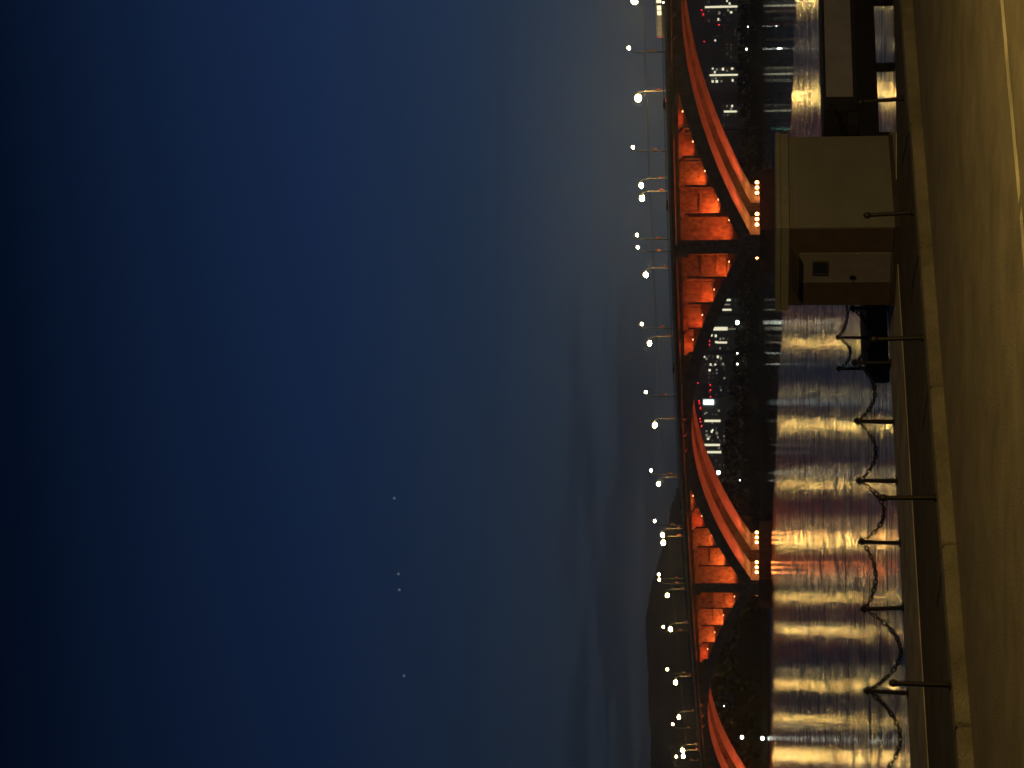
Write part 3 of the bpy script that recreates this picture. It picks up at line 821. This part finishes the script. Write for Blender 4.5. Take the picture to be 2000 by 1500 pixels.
kerb_post(1338, 1857, 'dark kerb post nearest the left edge of the scene', (0, radians(1)))

# ------------------------------------------------------------------ chain fence at the quay edge
def chain_post(q, label, lean=0.0, h=.93):
    e = empty('chain_post', q, 0, label, 'post', 'dark posts of the chain fence')
    e.rotation_euler = (0, lean, 0)
    MB().lathe([(.10, 0), (.10, .025), (.05, .04), (.045, h - .14)], 10).build('shaft', M['dark_metal'], e)
    hd = MB().lathe([(.045, h - .139), (.075, h - .12), (.075, h - .05), (.03, h)], 10).build('post_head', M['dark_metal'], e)
    MB().torus_link(Vector((0, 0, h - .085)), Vector((1, 0, 0)), Vector((0, 1, 0)), .095, .095, .016).build('chain_ring', M['dark_metal'], hd)
    return Vector(q) + Matrix.Rotation(lean, 3, 'Y') @ Vector((0, 0, h - .1))
def chain(p, q, sag, label, group='heavy chains hanging between the quay posts', side=1):
    n = max(6, int((q - p).length / .115 * (1 + sag * .3)))
    pts = [p.lerp(q, i / n) - Vector((0, 0, sag * 4 * (i / n) * (1 - i / n))) for i in range(n + 1)]
    mid = (p + q) / 2; o = MB(); rc = random.Random(int(abs(p.x * 100)))
    for i in range(n):
        d = pts[i + 1] - pts[i]; c = (pts[i] + pts[i + 1]) / 2
        sd = Vector((0, 0, 1)) if i % 2 else d.cross(Vector((0, 0, 1)))
        sd = Matrix.Rotation(rc.uniform(-.5, .5), 3, d) @ sd
        o.torus_link(c - mid, d, sd, d.length * .5 + .026, .042, .0165, 10, 5)
    ob = o.build('hanging_chain', M['dark_metal']); ob.location = mid
    tag(ob, label, 'chain', group)
ql = quay; inset = nq * .35
chp = []
for iy, tilt, lab in ((602, 0.0, 'dark chain post at the left corner of the booth'), (708, 0.0, 'dark chain post just left of the booth landing'), (824, .02, 'dark chain post third from the booth'),
                      (939, 0.0, 'dark chain post fourth from the booth'), (1060, .02, 'dark chain post fifth from the booth'),
                      (1186, -.055, 'leaning dark chain post with the tightest chain on its right'), (1352, .03, 'dark chain post nearest the left edge of the photo'), (1530, 0, 'dark chain post just beyond the left edge')):
    # where the row meets the quay line
    d = ray(1700, iy); num = ql[0] + inset; k = (num.x * ql[1].y - num.y * ql[1].x) / (d.x * ql[1].y - d.y * ql[1].x)
    q = Vector((d.x * k, d.y * k, ZQ))
    chp.append(chain_post(q, lab, tilt))
sags = [.36, .42, .38, .50, .26, .72, .62]
names = ['chain between the booth corner post and its neighbour', 'loose chain left of the booth landing', 'chain third from the booth over dark water',
         'deeply sagging chain in the middle of the fence', 'tightest twisted chain in front of the red reflections', 'deepest hanging chain before the leftmost post', 'chain running out of the photo at the left']
for i in range(len(chp) - 1):
    chain(chp[i], chp[i + 1], sags[i], 'dark ' + names[i])

# ------------------------------------------------------------------ jetty behind the quay
M['jetty'] = mat('tarred_timber', (.03, .025, .02), .85, var=.4, vscale=2)
M['panel'] = mat('grey_painted_panel', (.55, .52, .45), .7, var=.15, vscale=1.5)
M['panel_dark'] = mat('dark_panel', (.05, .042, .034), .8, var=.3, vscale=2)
J0 = hit(1697, 738, 1.0); J1 = hit(1679, 235, 1.0)
jd = (J1 - J0).normalized(); JR = atan2(jd.y, jd.x)
jet = empty('jetty', J0, JR, 'dark timber jetty lying along the quay behind the booth', 'jetty')
MB().add([(x, y, z) for z in (-.12, 0) for x, y in ((0, 0), (26, 0), (26, 3.4), (3.1, 3.4))], [(3, 2, 1, 0), (4, 5, 6, 7), (0, 1, 5, 4), (1, 2, 6, 5), (2, 3, 7, 6), (3, 0, 4, 7)]).build('deck_boards', M['jetty'], jet)
MB().box(0.02, 26, .05, .3, -.62, -.122).build('edge_beam', M['jetty'], jet)
for i in range(9):
    MB().lathe([(.16, -3), (.16, -.623)], 10, Matrix.Translation((.8 + i * 3.0, .5, 0))).build('pile', M['jetty'], jet)
JM = Matrix.Translation(J0) @ Matrix.Rotation(JR, 4, 'Z')
def u_j(iy, yl):
    d = ray(1690, iy); o = JM.inverted() @ Vector((0, 0, 1.0)); q = JM.inverted().to_3x3() @ Vector((d.x, d.y, 0))
    return o.x + q.x * (yl - o.y) / q.y
jp = []
for iy, lab in ((720, 'dark post at the left end of the jetty'), (659, 'dark jetty post left of the booth, further from the jetty end'), (205, 'dark jetty post beside the grey deckhouse')):
    q = JM @ Vector((u_j(iy, .35), .35, 0)); jp.append(chain_post(q, lab, 0, .95))
chain(jp[0], jp[1], .35, 'thin chain between the two jetty posts left of the booth', 'chains along the jetty')
hb = JM @ Vector((u_j(560, .35), .35, .85))
chain(jp[1], hb, .3, 'chain from the jetty post running behind the booth', 'chains along the jetty')
chain(JM @ Vector((u_j(300, .35), .35, .8)), jp[2], .25, 'chain along the jetty right of the booth', 'chains along the jetty')
# low deckhouse at the right end
ud = u_j(190, .4)
dh = empty('deckhouse', JM @ Vector((ud, .4, 0)), JR, 'low grey boxy deckhouse with a dark end on the jetty', 'deckhouse')
MB().box(.0, 14, 0, 2.6, .16, 1.05).build('side_panel', M['panel'], dh)
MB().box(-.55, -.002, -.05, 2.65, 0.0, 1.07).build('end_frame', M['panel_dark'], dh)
MB().box(.0, 14, .08, 2.5, 0, .158).build('plinth', M['panel_dark'], dh)
MB().box(-.5, 14.1, .1, 2.7, 1.072, 1.12).build('roof', M['panel_dark'], dh)
mb = MB().box(-1.1, -.56, .1, .6, 0, .34); tag(mb.build('stowage_box', M['panel_dark']), 'small dark box beside the deckhouse end', 'box')
bpy.data.objects['stowage_box'].matrix_world = JM @ Matrix.Translation((ud, .4, 0.002))

# ------------------------------------------------------------------ booth
M['booth_wall'] = mat('booth_painted_wall', (.165, .165, .15), .8, var=.12, vscale=1.2, bump=.15, bscale=40)
M['booth_trim'] = mat('booth_trim', (.225, .22, .19), .7, var=.15, vscale=2)
M['booth_brown'] = mat('booth_brown_cladding', (.075, .052, .04), .8, var=.25, vscale=3)
M['door'] = mat('booth_door', (.19, .18, .19), .65, var=.12, vscale=3)
C0 = hit(1757, 443, ZQ); CR = hit(1743, 265, ZQ); CL = hit(1741, 597, ZQ)
xr = (CR - C0); xr.z = 0; wr = xr.length; bang = atan2(xr.y, xr.x)
yl_ = (CL - C0); yl_.z = 0
perp = Vector((-sin(bang), cos(bang), 0)); wl_ = 2.32
print('BOOTH', C0, wr, wl_, math.degrees(bang), yl_.normalized().dot(perp))
bh = CAMZ - (1515 - HOR) * C0.y / F - ZQ
bo = empty('booth', C0, bang, 'small flat-roofed cream booth with brown door side on the quay', 'booth')
zf = bh - .30
MB().box(0, wr, 0, wl_, 0.10, zf).build('wall', M['booth_wall'], bo)
MB().box(-.02, wr + .02, -.02, wl_ + .02, -.02, .10).build('plinth', M['panel_dark'], bo)
MB().bevbox(-.06, wr + .06, -.06, wl_ + .12, zf + .002, bh - .11, .01).build('fascia', M['booth_trim'], bo)
MB().bevbox(-.10, wr + .08, -.10, wl_ + .16, bh - .108, bh, .02).build('roof_slab', M['booth_trim'], bo)
# door face is local x = 0, running along +y (to the left in view)
MB().box(-.035, -.002, 0.02, wl_ * .30, .12, zf - .01).build('cladding', M['booth_brown'], bo)
MB().box(-.035, -.002, wl_ * .70, wl_ - .02, .12, zf - .01).build('cladding', M['booth_brown'], bo)
MB().box(-.035, -.002, wl_ * .302, wl_ * .698, zf - .22, zf - .01).build('cladding', M['booth_brown'], bo)
dr = MB().box(-.05, -.002, wl_ * .31, wl_ * .69, .14, zf - .23).build('door', M['door'], bo)
wn = MB().box(-.075, -.052, wl_ * .42, wl_ * .56, zf - .86, zf - .56).build('window', M['glass_dark'], dr)
fr = MB()
for (a, b_, c, d_) in ((.405, .42, zf - .89, zf - .53), (.56, .575, zf - .89, zf - .53)):
    fr.box(-.09, -.052, wl_ * a, wl_ * b_, c, d_)
fr.box(-.088, -.052, wl_ * .4201, wl_ * .5599, zf - .56, zf - .53); fr.box(-.088, -.052, wl_ * .4201, wl_ * .5599, zf - .89, zf - .86)
fr.build('frame', M['panel_dark'], wn)
lk = MB().box(-.085, -.052, wl_ * .60, wl_ * .63, .92, 1.06); lk.tube([(-.085, wl_ * .615, 1.0), (-.13, wl_ * .615, 1.0), (-.13, wl_ * .56, 1.0)], .014, 6)
lk.build('handle', M['dark_metal'], dr)
cn_ = MB()
cn_.rings([[Vector((0 - .04, y, zf - .12)), Vector((-.34, y, zf - .22)), Vector((-.34, y, zf - .19)), Vector((-.04, y, zf - .05))] for y in (wl_ * .24, wl_ * .74)])
cn_.build('canopy', M['panel_dark'], bo)
# conduit and small lamp on the sunny wall are not visible in the photo: plain wall with one seam
MB().box(.05, wr - .05, -.012, -.002, zf - .16, zf - .14).build('seam_strip', M['booth_trim'], bo)

# ------------------------------------------------------------------ street lamp of the quay road, to the right of the camera
def quay_lamp(x, y, en, label):
    e = empty('road_lamp', (x, y, ZQ), 0, label, 'street lamp', 'street lamps of the quay road')
    MB().lathe([(.16, 0), (.16, .8), (.1, .9), (.07, 7.6)], 12).build('pole', M['galv'], e)
    MB().tube([(0, 0, 7.6), (-.3, 0, 8.0), (-1.4, .2, 8.2)], .05, 8).build('arm', M['galv'], e)
    hd = MB().bevbox(-2.1, -1.3, .02, .38, 8.2, 8.36, .04).build('lamp_head', M['housing'], e)
    MB().box(-2.0, -1.4, .06, .34, 8.15, 8.198).build('lamp_glass', M['sodium_soft'], hd)
    light('lamp_light', 'POINT', e, (-1.7, .2, 8.0), en, (1.0, .625, .14), .2)
M['sodium_soft'] = mat('road_lamp_glow', (1, .8, .5), emis=(1.0, 0.68, 0.28), estr=20)
quay_lamp(12.0, 19.0, 6400, 'street lamp of the quay road to the right of the view')

# ------------------------------------------------------------------ evening haze over the river
hz = bpy.data.materials.new('evening_haze'); hz.use_nodes = True
ht = hz.node_tree; ht.nodes.clear()
ho = ht.nodes.new('ShaderNodeOutputMaterial'); hv = ht.nodes.new('ShaderNodeVolumePrincipled')
hv.inputs['Color'].default_value = (.85, .9, 1, 1); hv.inputs['Density'].default_value = 0.00009; hv.inputs['Anisotropy'].default_value = 0.88
ht.links.new(hv.outputs[0], ho.inputs['Volume'])
tag(MB().box(-2600, 2600, -200, 6500, -3.5, 320).build('haze', hz), 'thin blue evening haze over river and town', 'haze', kind='stuff')

# tiny lights are seen, but need not be sampled as lamps one by one
for k in ('win_hi', 'win_mid', 'win_lo', 'win_faint', 'win_warm', 'red_beacon', 'violet', 'star', 'baylamp', 'glass_lit', 'glass_dim', 'head', 'tail', 'green_light', 'sodium_soft'):
    M[k].cycles.emission_sampling = 'NONE'
